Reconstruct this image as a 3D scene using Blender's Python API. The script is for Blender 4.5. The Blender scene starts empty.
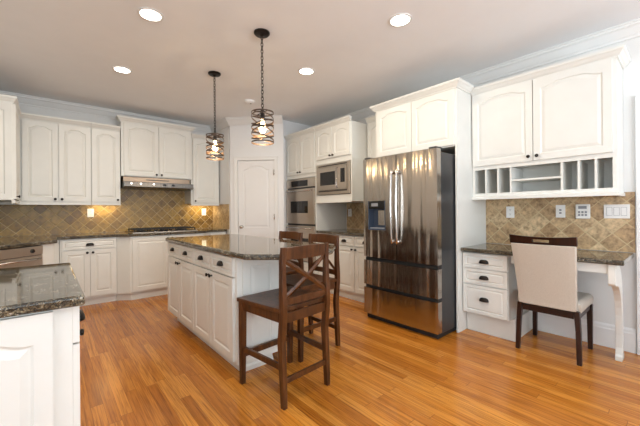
import bpy, bmesh, math, random
from mathutils import Vector, Matrix
S = bpy.context.scene
C = S.collection
random.seed(7)
PI = math.pi

# ------------------------------------------------------------------ camera
F_PX, YAW, PITCH, ROLL, CAM_H, VSHIFT = 318.4, 0.7068, 0.0003, -0.0082, 1.2073, 2.07
cd = bpy.data.cameras.new('camera'); cam = bpy.data.objects.new('camera', cd); C.objects.link(cam)
fw = Vector((math.sin(YAW), math.cos(YAW), 0)); rt = Vector((math.cos(YAW), -math.sin(YAW), 0)); up = Vector((0, 0, 1))
right = rt*math.cos(ROLL) + up*math.sin(ROLL)
upv = up*math.cos(ROLL) - rt*math.sin(ROLL)
m = Matrix.Identity(4)
for i in range(3):
    m[i][0], m[i][1], m[i][2] = right[i], upv[i], -fw[i]
m[2][3] = CAM_H
cam.matrix_world = m
cd.sensor_width = 36; cd.sensor_fit = 'HORIZONTAL'; cd.lens = F_PX/640*36
cd.shift_y = -VSHIFT/640; cd.clip_start = 0.02
S.camera = cam

# ------------------------------------------------------------------ world, lights, exposure
w = bpy.data.worlds.new('world'); S.world = w; w.use_nodes = True
bg = w.node_tree.nodes['Background']; bg.inputs[0].default_value = (0.80, 0.90, 1.0, 1); bg.inputs[1].default_value = 1.0
S.view_settings.view_transform = 'Standard'; S.view_settings.look = 'None'
S.view_settings.gamma = 1; S.view_settings.use_curve_mapping = False
S.view_settings.exposure = -0.88

def area(name, loc, direction, sx, sy, watts, col):
    l = bpy.data.lights.new(name, 'AREA'); l.shape = 'RECTANGLE'; l.size = sx; l.size_y = sy; l.energy = watts; l.color = col
    o = bpy.data.objects.new(name, l); C.objects.link(o); o.location = loc
    o.rotation_euler = Vector(direction).to_track_quat('-Z', 'Y').to_euler(); return o
def disk(name, loc, r, watts, col, spread=None):
    l = bpy.data.lights.new(name, 'AREA'); l.shape = 'DISK'; l.size = 2*r; l.energy = watts; l.color = col
    if spread: l.spread = spread
    o = bpy.data.objects.new(name, l); C.objects.link(o); o.location = loc; return o
DAY = (0.84, 0.93, 1.0)
WARM = (1.0, 0.80, 0.60)
area('daylight_window_1', (0.9, -3.02, 1.45), (0, 1, 1.7), 3.4, 1.7, 450, DAY)
area('daylight_window_2', (-3.52, -0.6, 1.45), (1, 0.12, 1.9), 2.8, 1.7, 250, DAY)

# ------------------------------------------------------------------ node helpers
class NT:
    def __init__(s, name):
        s.m = bpy.data.materials.new(name); s.m.use_nodes = True; s.t = s.m.node_tree; s.n = s.t.nodes
        s.b = s.n['Principled BSDF']
    def new(s, t, **kw):
        n = s.n.new(t)
        for k, v in kw.items():
            if k.startswith('i_'):
                n.inputs[int(k[2:])].default_value = v
            else: setattr(n, k, v)
        return n
    def link(s, a, b): s.t.links.new(a, b)
    def math(s, op, a, b=None, c=None):
        n = s.n.new('ShaderNodeMath'); n.operation = op
        for i, v in enumerate((a, b, c)):
            if v is None: continue
            if isinstance(v, (int, float)): n.inputs[i].default_value = v
            else: s.link(v, n.inputs[i])
        return n.outputs[0]
    def ramp(s, fac, stops, interp='LINEAR'):
        n = s.n.new('ShaderNodeValToRGB'); cr = n.color_ramp; cr.interpolation = interp
        while len(cr.elements) < len(stops): cr.elements.new(0.5)
        for e, (p, c) in zip(cr.elements, stops): e.position = p; e.color = (*c, 1)
        s.link(fac, n.inputs[0]); return n.outputs[0]
    def mix(s, fac, a, b, mode='MIX'):
        n = s.n.new('ShaderNodeMix'); n.data_type = 'RGBA'; n.blend_type = mode
        for sock, v in ((n.inputs[0], fac), (n.inputs[6], a), (n.inputs[7], b)):
            if isinstance(v, (int, float)): sock.default_value = v
            elif isinstance(v, tuple): sock.default_value = (*v, 1)
            else: s.link(v, sock)
        return n.outputs[2]
    def combine(s, x, y, z):
        n = s.n.new('ShaderNodeCombineXYZ')
        for i, v in enumerate((x, y, z)):
            if isinstance(v, (int, float)): n.inputs[i].default_value = v
            else: s.link(v, n.inputs[i])
        return n.outputs[0]
    def pos(s):
        g = s.n.new('ShaderNodeNewGeometry'); sp = s.n.new('ShaderNodeSeparateXYZ'); s.link(g.outputs['Position'], sp.inputs[0]); return sp.outputs
    def obj(s):
        g = s.n.new('ShaderNodeTexCoord'); return g.outputs['Object']
    def noise(s, vec, scale, detail=3, rough=0.5):
        n = s.n.new('ShaderNodeTexNoise'); n.inputs['Scale'].default_value = scale; n.inputs['Detail'].default_value = detail
        n.inputs['Roughness'].default_value = rough
        if vec is not None: s.link(vec, n.inputs['Vector'])
        return n.outputs
    def bump(s, h, strength, dist=0.01):
        n = s.n.new('ShaderNodeBump'); n.inputs['Strength'].default_value = strength; n.inputs['Distance'].default_value = dist
        s.link(h, n.inputs['Height']); s.link(n.outputs[0], s.b.inputs['Normal'])
    def set(s, **kw):
        for k, v in kw.items():
            k = {'color': 'Base Color', 'rough': 'Roughness', 'metal': 'Metallic', 'coat': 'Coat Weight', 'spec': 'Specular IOR Level',
                 'emit': 'Emission Color', 'estr': 'Emission Strength', 'trans': 'Transmission Weight', 'coatr': 'Coat Roughness', 'aniso': 'Anisotropic', 'sheen': 'Sheen Weight'}[k]
            if isinstance(v, tuple): v = (*v, 1)
            if isinstance(v, (int, float)) or isinstance(v, tuple): s.b.inputs[k].default_value = v
            else: s.link(v, s.b.inputs[k])
        return s

def plain(name, col, rough=0.5, var=0.04, scale=6, **kw):
    t = NT(name); n = t.noise(t.obj(), scale, 3)
    d = tuple(max(0, c*(1-var)) for c in col); l = tuple(min(1, c*(1+var)) for c in col)
    t.set(color=t.ramp(n[0], [(0.3, d), (0.7, l)]), rough=rough, **kw); return t.m

M = {}
M['paint'] = plain('cabinet_paint', (0.755, 0.755, 0.715), 0.38, 0.02)
M['trimw'] = plain('trim_paint', (0.80, 0.80, 0.79), 0.4, 0.01)
M['wall'] = plain('wall_paint', (0.76, 0.76, 0.745), 0.6, 0.01)
M['wallw'] = plain('pantry_paint', (0.80, 0.805, 0.81), 0.55, 0.01)
M['ceil'] = plain('ceiling_paint', (0.88, 0.89, 0.905), 0.75, 0.01)
M['doorw'] = plain('door_paint', (0.80, 0.80, 0.80), 0.4, 0.01)
M['bronze'] = plain('dark_bronze', (0.018, 0.014, 0.012), 0.35, 0.2, metal=0.6)
M['cage'] = plain('brown_bronze_strap', (0.060, 0.036, 0.022), 0.4, 0.2, metal=0.3)
M['black'] = plain('black_gloss', (0.008, 0.008, 0.009), 0.18, 0.1)
M['blackm'] = plain('black_matte', (0.012, 0.012, 0.012), 0.6, 0.1)
M['iron'] = plain('cast_iron', (0.015, 0.014, 0.013), 0.55, 0.2)
M['grey'] = plain('grey_plastic', (0.25, 0.26, 0.28), 0.4, 0.05)
M['fside'] = plain('refrigerator_side', (0.026, 0.027, 0.030), 0.35, 0.05)
M['plate'] = plain('white_plastic', (0.84, 0.84, 0.82), 0.35, 0.01)
M['chrome'] = plain('satin_nickel', (0.6, 0.58, 0.55), 0.22, 0.03, metal=1.0)
M['glassd'] = plain('dark_oven_glass', (0.012, 0.012, 0.013), 0.06, 0.05)
M['fabric'] = None
def steel(name, col, rough, wav=0.0, axis=2):
    t = NT(name); o = t.obj()
    mp = t.new('ShaderNodeMapping'); t.link(o, mp.inputs[0]); mp.inputs['Scale'].default_value = (3, 3, 320) if axis == 0 else (320, 320, 3)
    n = t.noise(mp.outputs[0], 1.0, 2)
    t.set(color=t.ramp(n[0], [(0.3, tuple(c*0.93 for c in col)), (0.7, col)]), metal=1.0,
          rough=t.math('MULTIPLY_ADD', n[0], 0.10, rough-0.05))
    if wav:
        m2 = t.new('ShaderNodeMapping'); t.link(o, m2.inputs[0]); m2.inputs['Scale'].default_value = (13.0, 13.0, 0.8)
        n2 = t.noise(m2.outputs[0], 1.0, 1)
        t.bump(n2[0], wav, 0.03)
    return t.m
M['steel'] = steel('stainless_steel', (0.60, 0.53, 0.46), 0.30, 0)
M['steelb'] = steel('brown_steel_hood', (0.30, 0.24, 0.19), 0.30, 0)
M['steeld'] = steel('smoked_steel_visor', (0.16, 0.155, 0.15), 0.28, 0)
M['steelf'] = steel('stainless_refrigerator', (0.47, 0.43, 0.39), 0.18, 0.5)
M['steelh'] = steel('stainless_handle', (0.62, 0.60, 0.58), 0.2)

def fabric():
    t = NT('cream_upholstery'); o = t.obj(); n = t.noise(o, 260, 2); n2 = t.noise(o, 5, 2)
    c = t.ramp(n[0], [(0.3, (0.50, 0.445, 0.375)), (0.7, (0.61, 0.555, 0.48))])
    t.set(color=c, rough=0.85, sheen=0.15); t.bump(n[0], 0.15, 0.002); return t.m
M['fabric'] = fabric()
def darkwood(name, a, b, rough):
    t = NT(name); o = t.obj(); mp = t.new('ShaderNodeMapping'); t.link(o, mp.inputs[0]); mp.inputs['Scale'].default_value = (14, 14, 2.2)
    n = t.noise(mp.outputs[0], 2.0, 5, 0.6)
    t.set(color=t.ramp(n[0], [(0.32, a), (0.68, b)]), rough=rough, spec=0.4); return t.m
M['stool'] = darkwood('brown_stained_wood', (0.040, 0.012, 0.003), (0.120, 0.041, 0.010), 0.33)
M['chairw'] = darkwood('dark_espresso_wood', (0.012, 0.004, 0.0025), (0.030, 0.009, 0.005), 0.34)

def granite(name, sc):
    t = NT(name); g = t.n.new('ShaderNodeNewGeometry'); P = g.outputs['Position']
    wob = t.noise(P, 40, 2)
    vm = t.new('ShaderNodeVectorMath', operation='MULTIPLY_ADD'); t.link(wob[1], vm.inputs[0]); vm.inputs[1].default_value = (0.012,)*3; t.link(P, vm.inputs[2])
    v = t.new('ShaderNodeTexVoronoi'); v.inputs['Scale'].default_value = sc; t.link(vm.outputs[0], v.inputs['Vector'])
    sep = t.new('ShaderNodeSeparateColor'); t.link(v.outputs['Color'], sep.inputs[0])
    big = t.noise(P, 14, 3)
    f = t.math('ADD', t.math('MULTIPLY', sep.outputs[0], 0.75), t.math('MULTIPLY', t.math('SUBTRACT', big[0], 0.37), 0.9))
    c = t.ramp(f, [(0.0, (0.006, 0.006, 0.006)), (0.38, (0.012, 0.011, 0.009)), (0.46, (0.055, 0.040, 0.024)), (0.58, (0.13, 0.10, 0.06)), (0.74, (0.25, 0.215, 0.145)), (0.86, (0.50, 0.46, 0.38))], 'CONSTANT')
    fine = t.noise(P, 300, 2)
    c = t.mix(0.22, c, t.ramp(fine[0], [(0.4, (0.02, 0.018, 0.014)), (0.62, (0.22, 0.19, 0.14))]))
    t.set(color=c, rough=0.045, spec=0.65); return t.m
M['granite'] = granite('speckled_brown_granite', 190)

def floor_mat():
    t = NT('oak_strip_floor'); p = t.pos()
    W, L = 0.064, 1.1
    xs = t.math('DIVIDE', p[0], W); ix = t.math('FLOOR', xs); fx = t.math('FRACT', xs)
    wn = t.new('ShaderNodeTexWhiteNoise', noise_dimensions='1D'); t.link(ix, wn.inputs['W'])
    ys = t.math('ADD', t.math('DIVIDE', p[1], L), t.math('MULTIPLY', wn.outputs[0], 7.3)); iy = t.math('FLOOR', ys); fy = t.math('FRACT', ys)
    w2 = t.new('ShaderNodeTexWhiteNoise', noise_dimensions='2D'); t.link(t.combine(ix, iy, 0), w2.inputs['Vector'])
    base = t.ramp(w2.outputs[0], [(0.0, (0.43, 0.145, 0.016)), (0.3, (0.50, 0.176, 0.020)), (0.65, (0.58, 0.218, 0.028)), (1.0, (0.66, 0.275, 0.045))])
    gv = t.combine(t.math('MULTIPLY', p[0], 55), t.math('MULTIPLY', p[1], 1.6), t.math('MULTIPLY', w2.outputs[0], 40))
    g = t.noise(gv, 1.3, 5, 0.62)
    # cathedral grain: distorted bands
    gv2 = t.combine(t.math('MULTIPLY', p[0], 16), t.math('MULTIPLY', p[1], 0.7), t.math('MULTIPLY', w2.outputs[0], 23))
    g2 = t.noise(gv2, 1.0, 2); band = t.math('FRACT', t.math('MULTIPLY', g2[0], 9.0))
    line = t.math('SMOOTH_MIN', t.math('MULTIPLY', band, 3.0), 1.0, 0.1)
    grain = t.ramp(g[0], [(0.30, (0.56, 0.49, 0.41)), (0.52, (1, 1, 1)), (0.8, (1.12, 1.12, 1.10))])
    c = t.mix(1.0, base, grain, 'MULTIPLY')
    c = t.mix(t.math('MULTIPLY', t.math('SUBTRACT', 1.0, line), 0.30), c, (0.20, 0.06, 0.012))
    pv = t.combine(t.math('MULTIPLY', p[0], 170), t.math('MULTIPLY', p[1], 5.0), t.math('MULTIPLY', w2.outputs[0], 11))
    pn = t.noise(pv, 1.0, 2)
    c = t.mix(1.0, c, t.ramp(pn[0], [(0.30, (0.68, 0.61, 0.53)), (0.48, (1, 1, 1))]), 'MULTIPLY')
    gap = t.math('MAXIMUM', t.math('LESS_THAN', fx, 0.022), t.math('LESS_THAN', fy, 0.0022))
    c = t.mix(t.math('MULTIPLY', gap, 0.8), c, (0.10, 0.035, 0.01))
    t.set(color=c, rough=t.math('MULTIPLY_ADD', g[0], 0.12, 0.16), spec=0.5)
    t.bump(t.math('SUBTRACT', g[0], t.math('MULTIPLY', gap, 0.6)), 0.05, 0.004)
    return t.m
M['floor'] = floor_mat()

def tile_mat(name, axis, s=0.128, phase=(0, 0), tones=None):
    t = NT(name); p = t.pos(); a = t.math('ADD', p[axis], phase[0]); b = t.math('ADD', p[2], phase[1])
    k = 1/(s*math.sqrt(2))
    u = t.math('MULTIPLY', t.math('ADD', a, b), k); v = t.math('MULTIPLY', t.math('SUBTRACT', a, b), k)
    iu, iv, fu, fv = t.math('FLOOR', u), t.math('FLOOR', v), t.math('FRACT', u), t.math('FRACT', v)
    wn = t.new('ShaderNodeTexWhiteNoise', noise_dimensions='2D'); t.link(t.combine(iu, iv, 0), wn.inputs['Vector'])
    base = t.ramp(wn.outputs[0], tones)
    n = t.noise(t.combine(p[0], p[1], t.math('MULTIPLY_ADD', wn.outputs[0], 9.0, p[2])), 26, 5, 0.65)
    c = t.mix(1.0, base, t.ramp(n[0], [(0.30, (0.45, 0.40, 0.34)), (0.5, (0.95, 0.95, 0.95)), (0.72, (1.35, 1.35, 1.32))]), 'MULTIPLY')
    du = t.math('MINIMUM', fu, t.math('SUBTRACT', 1.0, fu)); dv = t.math('MINIMUM', fv, t.math('SUBTRACT', 1.0, fv))
    d = t.math('MINIMUM', du, dv); gr = t.math('LESS_THAN', d, 0.026)
    c = t.mix(gr, c, (0.58, 0.46, 0.27))
    h = t.math('SMOOTH_MIN', t.math('MULTIPLY', d, 12.0), 1.0, 0.2)
    t.set(color=c, rough=t.math('MULTIPLY_ADD', gr, 0.3, 0.38)); t.bump(h, 0.35, 0.004); return t.m
TT = [(0.0, (0.20, 0.108, 0.020)), (0.35, (0.30, 0.173, 0.034)), (0.7, (0.39, 0.240, 0.056)), (1.0, (0.25, 0.138, 0.026))]  # same travertine as the side tile, with warm tungsten light put into its colours
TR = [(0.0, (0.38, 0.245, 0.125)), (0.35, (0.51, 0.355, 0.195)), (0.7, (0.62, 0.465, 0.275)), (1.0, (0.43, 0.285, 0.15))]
M['tile_x'] = tile_mat('travertine_tile_back_warmlit', 0, 0.112, tones=TT)
M['tile_y'] = tile_mat('travertine_tile_side', 1, tones=TR)

def glow(name, col, strength):
    t = NT(name); n = t.noise(t.obj(), 4, 1); t.set(color=(0.9, 0.9, 0.9), emit=t.ramp(n[0], [(0.2, tuple(c*0.97 for c in col)), (0.8, col)]), estr=strength); return t.m
M['canglow'] = glow('lamp_diffuser', (1.0, 0.93, 0.82), 14)
M['bulb'] = glow('lamp_bulb', (1.0, 0.72, 0.38), 22)
M['ucl'] = glow('warm_strip_glow', (1.0, 0.82, 0.50), 8)
M['hoodglow'] = glow('hood_reflection_glow', (1.0, 0.95, 0.85), 4)
M['lcd'] = plain('display_glass', (0.02, 0.025, 0.03), 0.1, 0.1)
M['dispblue'] = plain('blue_grey_dispenser_plastic', (0.055, 0.075, 0.115), 0.22, 0.1)

# ------------------------------------------------------------------ mesh helpers
def BM(): return bmesh.new()
def box(bm, x0, x1, y0, y1, z0, z1):
    v = [bm.verts.new(p) for p in ((x0,y0,z0),(x1,y0,z0),(x1,y1,z0),(x0,y1,z0),(x0,y0,z1),(x1,y0,z1),(x1,y1,z1),(x0,y1,z1))]
    for f in ((3,2,1,0),(4,5,6,7),(0,1,5,4),(1,2,6,5),(2,3,7,6),(3,0,4,7)): bm.faces.new([v[i] for i in f])
    return v
def prism(bm, poly, z0, z1):
    a = sum(poly[i][0]*poly[(i+1) % len(poly)][1]-poly[(i+1) % len(poly)][0]*poly[i][1] for i in range(len(poly)))
    if a < 0: poly = poly[::-1]
    lo = [bm.verts.new((x, y, z0)) for x, y in poly]; hi = [bm.verts.new((x, y, z1)) for x, y in poly]
    n = len(poly)
    bm.faces.new(lo[::-1]); bm.faces.new(hi)
    for i in range(n): bm.faces.new((lo[i], lo[(i+1) % n], hi[(i+1) % n], hi[i]))
def prism_x(bm, poly, x0, x1):   # polygon in (y,z), extruded along x
    lo = [bm.verts.new((x0, y, z)) for y, z in poly]; hi = [bm.verts.new((x1, y, z)) for y, z in poly]
    n = len(poly); bm.faces.new(lo); bm.faces.new(hi[::-1])
    for i in range(n): bm.faces.new((lo[i], hi[i], hi[(i+1) % n], lo[(i+1) % n]))
def prism_y(bm, poly, y0, y1):   # polygon in (x,z), extruded along y
    lo = [bm.verts.new((x, y0, z)) for x, z in poly]; hi = [bm.verts.new((x, y1, z)) for x, z in poly]
    n = len(poly); bm.faces.new(lo); bm.faces.new(hi[::-1])
    for i in range(n): bm.faces.new((lo[i], hi[i], hi[(i+1) % n], lo[(i+1) % n]))
def lathe(bm, prof, org=(0,0,0), axis='z', seg=20):
    rings = []
    for r, h in prof:
        ring = []
        for k in range(seg):
            a = 2*PI*k/seg; c, s = r*math.cos(a), r*math.sin(a)
            p = (c, s, h) if axis == 'z' else ((c, h, s) if axis == 'y' else (h, c, s))
            ring.append(bm.verts.new((p[0]+org[0], p[1]+org[1], p[2]+org[2])))
        rings.append(ring)
    for a, b in zip(rings, rings[1:]):
        for k in range(seg): bm.faces.new((a[k], a[(k+1) % seg], b[(k+1) % seg], b[k]))
    bm.faces.new(rings[0][::-1]); bm.faces.new(rings[-1])
def tube(bm, pts, r, seg=8, closed=False, flat=None):
    P = [Vector(p) for p in pts]; n = len(P); rings = []
    for i in range(n):
        if closed: t = P[(i+1) % n]-P[i-1]
        else: t = P[min(i+1, n-1)]-P[max(i-1, 0)]
        t.normalize(); ref = Vector((0,0,1)) if abs(t.z) < 0.9 else Vector((1,0,0))
        u = t.cross(ref).normalized(); v = u.cross(t).normalized()
        ring = []
        for k in range(seg):
            a = 2*PI*k/seg
            ring.append(bm.verts.new(P[i]+u*math.cos(a)*(r if flat is None else flat[0])+v*math.sin(a)*(r if flat is None else flat[1])))
        rings.append(ring)
    for i in range(n if closed else n-1):
        a, b = rings[i], rings[(i+1) % n]
        for k in range(seg): bm.faces.new((a[k], a[(k+1) % seg], b[(k+1) % seg], b[k]))
    if not closed: bm.faces.new(rings[0][::-1]); bm.faces.new(rings[-1])
def beam(bm, p, q, wd, th, side=(1,0,0)):
    """a rectangular bar from p to q; wd measured along side"""
    p, q = Vector(p), Vector(q); t = (q-p).normalized(); s = Vector(side); s = (s-t*s.dot(t)).normalized(); n = t.cross(s)
    vs = []
    for e in (p, q):
        for a, b in ((-1,-1),(1,-1),(1,1),(-1,1)): vs.append(bm.verts.new(e+s*a*wd/2+n*b*th/2))
    for f in ((0,1,2,3),(7,6,5,4),(0,4,5,1),(1,5,6,2),(2,6,7,3),(3,7,4,0)): bm.faces.new([vs[i] for i in f])
def loft_rect(bm, secs):
    """secs: (cx,cy,z,wx,wy) rectangular sections joined upward"""
    rs = []
    for cx, cy, z, wx, wy in secs:
        rs.append([bm.verts.new((cx+a*wx/2, cy+b*wy/2, z)) for a, b in ((-1,-1),(1,-1),(1,1),(-1,1))])
    for a, b in zip(rs, rs[1:]):
        for k in range(4): bm.faces.new((a[k], a[(k+1) % 4], b[(k+1) % 4], b[k]))
    bm.faces.new(rs[0][::-1]); bm.faces.new(rs[-1])
def sweep(bm, path, prof, side=1, z=0.0):
    P = [Vector((x, y)) for x, y in path]; N = []
    for a, b in zip(P, P[1:]):
        d = (b-a).normalized(); N.append(Vector((d.y, -d.x))*side)
    secs = []
    for i, p in enumerate(P):
        if i == 0: mm = N[0]
        elif i == len(P)-1: mm = N[-1]
        else: mm = (N[i-1]+N[i])/(1+N[i-1].dot(N[i]))
        secs.append([bm.verts.new((p.x+mm.x*o, p.y+mm.y*o, z+h)) for o, h in prof])
    n = len(prof)
    for a, b in zip(secs, secs[1:]):
        for k in range(n): bm.faces.new((a[k], a[(k+1) % n], b[(k+1) % n], b[k]))
    bm.faces.new(secs[0]); bm.faces.new(secs[-1][::-1])

def obj(name, bm, mat, parent=None, bevel=0.0, smooth=False, seg=2):
    bmesh.ops.recalc_face_normals(bm, faces=bm.faces)
    me = bpy.data.meshes.new(name); bm.to_mesh(me); bm.free()
    me.materials.append(mat)
    if smooth:
        for p in me.polygons: p.use_smooth = True
    o = bpy.data.objects.new(name, me); C.objects.link(o)
    if parent: o.parent = parent
    if bevel:
        b = o.modifiers.new('bevel', 'BEVEL'); b.width = bevel; b.segments = seg; b.limit_method = 'ANGLE'; b.angle_limit = 0.6; b.harden_normals = False
    return o
def tag(o, label, cat, group=None):
    o['label'] = label; o['category'] = cat
    if group: o['group'] = group
    return o
def thing(name, label, cat, loc=(0,0,0), rz=0.0, group=None):
    o = bpy.data.objects.new(name, None); C.objects.link(o); o.empty_display_size = 0.1
    o.location = loc; o.rotation_euler = (0, 0, rz); return tag(o, label, cat, group)
def struct(name, bm, mat, parent=None, bevel=0.0):
    o = obj(name, bm, mat, parent, bevel)
    if not parent: o['kind'] = 'structure'
    return o
def copy_thing(o, label, loc, rz, group=None):
    r = o.copy(); C.objects.link(r); r.location = loc; r.rotation_euler = (0, 0, rz); r['label'] = label
    if group: r['group'] = group
    for ch in list(o.children):
        c = ch.copy(); C.objects.link(c); c.parent = r
        for g in list(ch.children):
            d = g.copy(); C.objects.link(d); d.parent = c
    return r

# ------------------------------------------------------------------ key dimensions
XW, YW, ZC = 3.72, 5.68, 2.74
XL, YF, XFL = -0.62, -3.0, -3.5
RX = 2.287                       # pantry side wall
DA = Vector((2.287, 4.949)); DD = Vector((math.cos(-PI/4), math.sin(-PI/4))); DN = Vector((DD.y, -DD.x))  # pantry diagonal, DN faces the room
DLEN = 0.888
DE = DA+DD*DLEN

# ------------------------------------------------------------------ the room
bm = BM(); box(bm, XFL-.1, XW+.1, YF-.1, YW+.1, -.05, 0); struct('floor', bm, M['floor'])
bm = BM(); box(bm, XFL-.1, XW+.1, YF-.1, YW+.1, ZC, ZC+.05); struct('ceiling', bm, M['ceil'])
bm = BM(); box(bm, XL-.1, XW+.1, YW, YW+.1, 0, ZC); wall_back = struct('wall_back', bm, M['wall'])
bm = BM(); box(bm, XW, XW+.1, YF, YW, 0, ZC); wall_right = struct('wall_right', bm, M['wall'])
bm = BM(); box(bm, XL-.1, XL, 1.2, YW, 0, ZC); struct('wall_left', bm, M['wall'])
bm = BM(); box(bm, XFL, XL-.1, 1.2, 1.3, 0, ZC); struct('wall_dining', bm, M['wall'])
# the two walls with the daylight windows, behind and left of the camera
def window_wall(name, wname, ax, a0, a1, c, w0, w1, zb, zt, inward):
    bm = BM()
    def bx(b, p0, p1, q0, q1, z0, z1):
        if ax == 'x': box(b, p0, p1, q0, q1, z0, z1)
        else: box(b, q0, q1, p0, p1, z0, z1)
    lo, hi = min(c, c-.1*inward), max(c, c-.1*inward)
    bx(bm, a0, w0, lo, hi, 0, ZC); bx(bm, w1, a1, lo, hi, 0, ZC); bx(bm, w0, w1, lo, hi, 0, zb); bx(bm, w0, w1, lo, hi, zt, ZC)
    struct(name, bm, M['wall'])
    e = bpy.data.objects.new(wname, None); C.objects.link(e); e['kind'] = 'structure'
    bm = BM(); n = 3; f = .04
    for k in range(n+1):
        x = w0+(w1-w0-f)*k/n; bx(bm, x, x+f, lo+.03, hi-.03, zb, zt)
    for z in (zb, (zb+zt)/2-f/2, zt-f): bx(bm, w0+f, w1-f, lo+.035, hi-.035, z, z+f)
    obj('window_frame', bm, M['trimw'], e)
window_wall('wall_front', 'window_1', 'x', XFL, XW, YF, -0.9, 2.7, 0.5, 2.35, 1)
window_wall('wall_far_left', 'window_2', 'y', YF, 1.2, XFL, -2.1, 0.9, 0.5, 2.35, 1)

# pantry walls: short side wall, diagonal wall with the door, stub behind the oven tower
bm = BM(); box(bm, RX, RX+.1, DA.y+.04, YW, 0, ZC); wps = struct('wall_pantry_side', bm, M['wallw'])
bm = BM()
def dpt(s, n): v = DA+DD*s+DN*n; return (v.x, v.y)
D0, D1, DTOP = 0.128, 0.738, 2.045
def dprism(bm, s0, s1, n0, n1, z0, z1): prism(bm, [dpt(s0,n0), dpt(s1,n0), dpt(s1,n1), dpt(s0,n1)], z0, z1)
dprism(bm, 0, D0, 0, -.1, 0, ZC); prism(bm, [dpt(D1, 0), dpt(DLEN, 0), dpt(DLEN-.11, -.1), dpt(D1, -.1)], 0, ZC); dprism(bm, D0, D1, 0, -.1, DTOP, ZC)
struct('wall_pantry', bm, M['wallw'])
bm = BM(); box(bm, DE.x-.04, XW, 4.475, 4.52, 0, ZC); struct('wall_pantry_return', bm, M['wallw'])

# pantry door
d1 = bpy.data.objects.new('door_1', None); C.objects.link(d1); d1['kind'] = 'structure'
d1.location = (DA.x, DA.y, 0); d1.rotation_euler = (0, 0, -PI/4)     # local x along the wall, local -y to the room
bm = BM(); cw = .062
box(bm, D0-cw, D0, -.018, 0, 0, DTOP+cw); box(bm, D1, D1+cw, -.018, 0, 0, DTOP+cw); box(bm, D0, D1, -.018, 0, DTOP, DTOP+cw)
box(bm, D0-cw, D0-cw+.014, -.026, -.018, 0, DTOP+cw); box(bm, D1+cw-.014, D1+cw, -.026, -.018, 0, DTOP+cw); box(bm, D0-cw+.014, D1+cw-.014, -.026, -.018, DTOP+cw-.014, DTOP+cw)
obj('door_frame', bm, M['trimw'], d1, .003)

def panel(bm, x0, x1, z0, z1, y=0.0, t=.02, mg=.055, rise=0.0, slab=True, groove=.008, bev=.026, mb=None):
    """raised panel door: back plane at y, front at y-t; optional cathedral arch"""
    mb = mg if mb is None else mb
    N = 18 if rise else 1
    def loop(k, dep):
        a0, a1, b0 = x0+mg+k, x1-mg-k, z0+mb+k; top = z1-mg-k-rise
        pts = [(a0, b0), (a1, b0)]
        for i in range(N+1):
            q = i/N; x = a1+(a0-a1)*q; s = min(1, max(0, (q-.05)/.90)); e = min(1, min(s, 1-s)/.30); b = (.72*e*e*(3-2*e)+.28*math.sin(PI*s)) if rise else 0
            pts.append((x, top+rise*b))
        return [bm.verts.new((x, dep, z)) for x, z in pts]
    fy = y-t
    outer = [(x0, z0), (x1, z0)]+[(x1+(x0-x1)*i/N, z1) for i in range(N+1)]
    L0 = [bm.verts.new((x, fy, z)) for x, z in outer]
    L = [L0, loop(0, fy), loop(groove, fy+.008), loop(groove+.004, fy+.008), loop(groove+bev, fy+.0015)]
    for a, b in zip(L, L[1:]):
        n = len(a)
        for k in range(n): bm.faces.new((a[k], a[(k+1) % n], b[(k+1) % n], b[k]))
    bm.faces.new(L[-1])
    if slab:
        Bk = [bm.verts.new((x, y, z)) for x, z in outer]; n = len(Bk)
        for k in range(n): bm.faces.new((L0[k], Bk[k], Bk[(k+1) % n], L0[(k+1) % n]))
        bm.faces.new(Bk[::-1])
bm = BM(); g = .004
# two stacked raised panels on one slab
zm = 0.86
panel(bm, D0+g, D1-g, zm, DTOP-g, .035, .03, .085, .06, True, .010, .03)
panel(bm, D0+g, D1-g, .012, zm, .035, .03, .085, 0, True, .010, .03, .12)
slab = obj('door_slab', bm, M['doorw'], d1)
bm = BM(); kx = D0+.062; lathe(bm, [(.026, 0), (.026, -.006), (.011, -.010), (.010, -.035), (.024, -.042), (.028, -.055), (.020, -.066), (.006, -.069)], (kx, .005, .955), 'y')
obj('door_knob', bm, M['chrome'], d1, smooth=True)
for z in (.25, 1.12, 1.84):
    bm = BM(); lathe(bm, [(.006, -.045), (.008, -.045), (.008, .045), (.006, .045)], (D1-.002, -.024, z), 'z', 10); obj('hinge', bm, M['chrome'], d1, smooth=True)

# crown moulding along the ceiling and baseboards
CR = [(.001, -.115), (.014, -.115), (.020, -.098), (.030, -.090), (.062, -.040), (.078, -.030), (.082, -.016), (.095, -.012), (.095, -.001), (.001, -.001)]
bm = BM(); sweep(bm, [(XL, YW), (RX, YW), (DA.x, DA.y), (DE.x, DE.y)], CR, 1, ZC); struct('trim_1', bm, M['trimw'])
bm = BM(); sweep(bm, [(XW, 4.47), (XW, YF)], CR, 1, ZC); struct('trim_2', bm, M['trimw'])
BB = [(.001, 0), (.016, 0), (.016, .155), (.012, .165), (.010, .185), (.004, .20), (.001, .20)]
bm = BM(); sweep(bm, [(XW, 1.04), (XW, .312)], BB, 1, 0); struct('baseboard_right', bm, M['trimw'])
# cased doorway at the right edge of the view
d2 = bpy.data.objects.new('door_2', None); C.objects.link(d2); d2['kind'] = 'structure'
bm = BM(); 
for y0 in (.21, -.79): box(bm, XW-.022, XW, y0, y0+.095, 0, 2.14)
box(bm, XW-.022, XW, -.695, .21, 2.045, 2.14); box(bm, XW-.030, XW-.022, .285, .305, 0, 2.14)
obj('door_frame', bm, M['trimw'], d2, .003)
bm = BM(); box(bm, XW-.012, XW, -.69, .205, .01, 2.04); obj('door_slab', bm, M['doorw'], d2)

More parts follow.
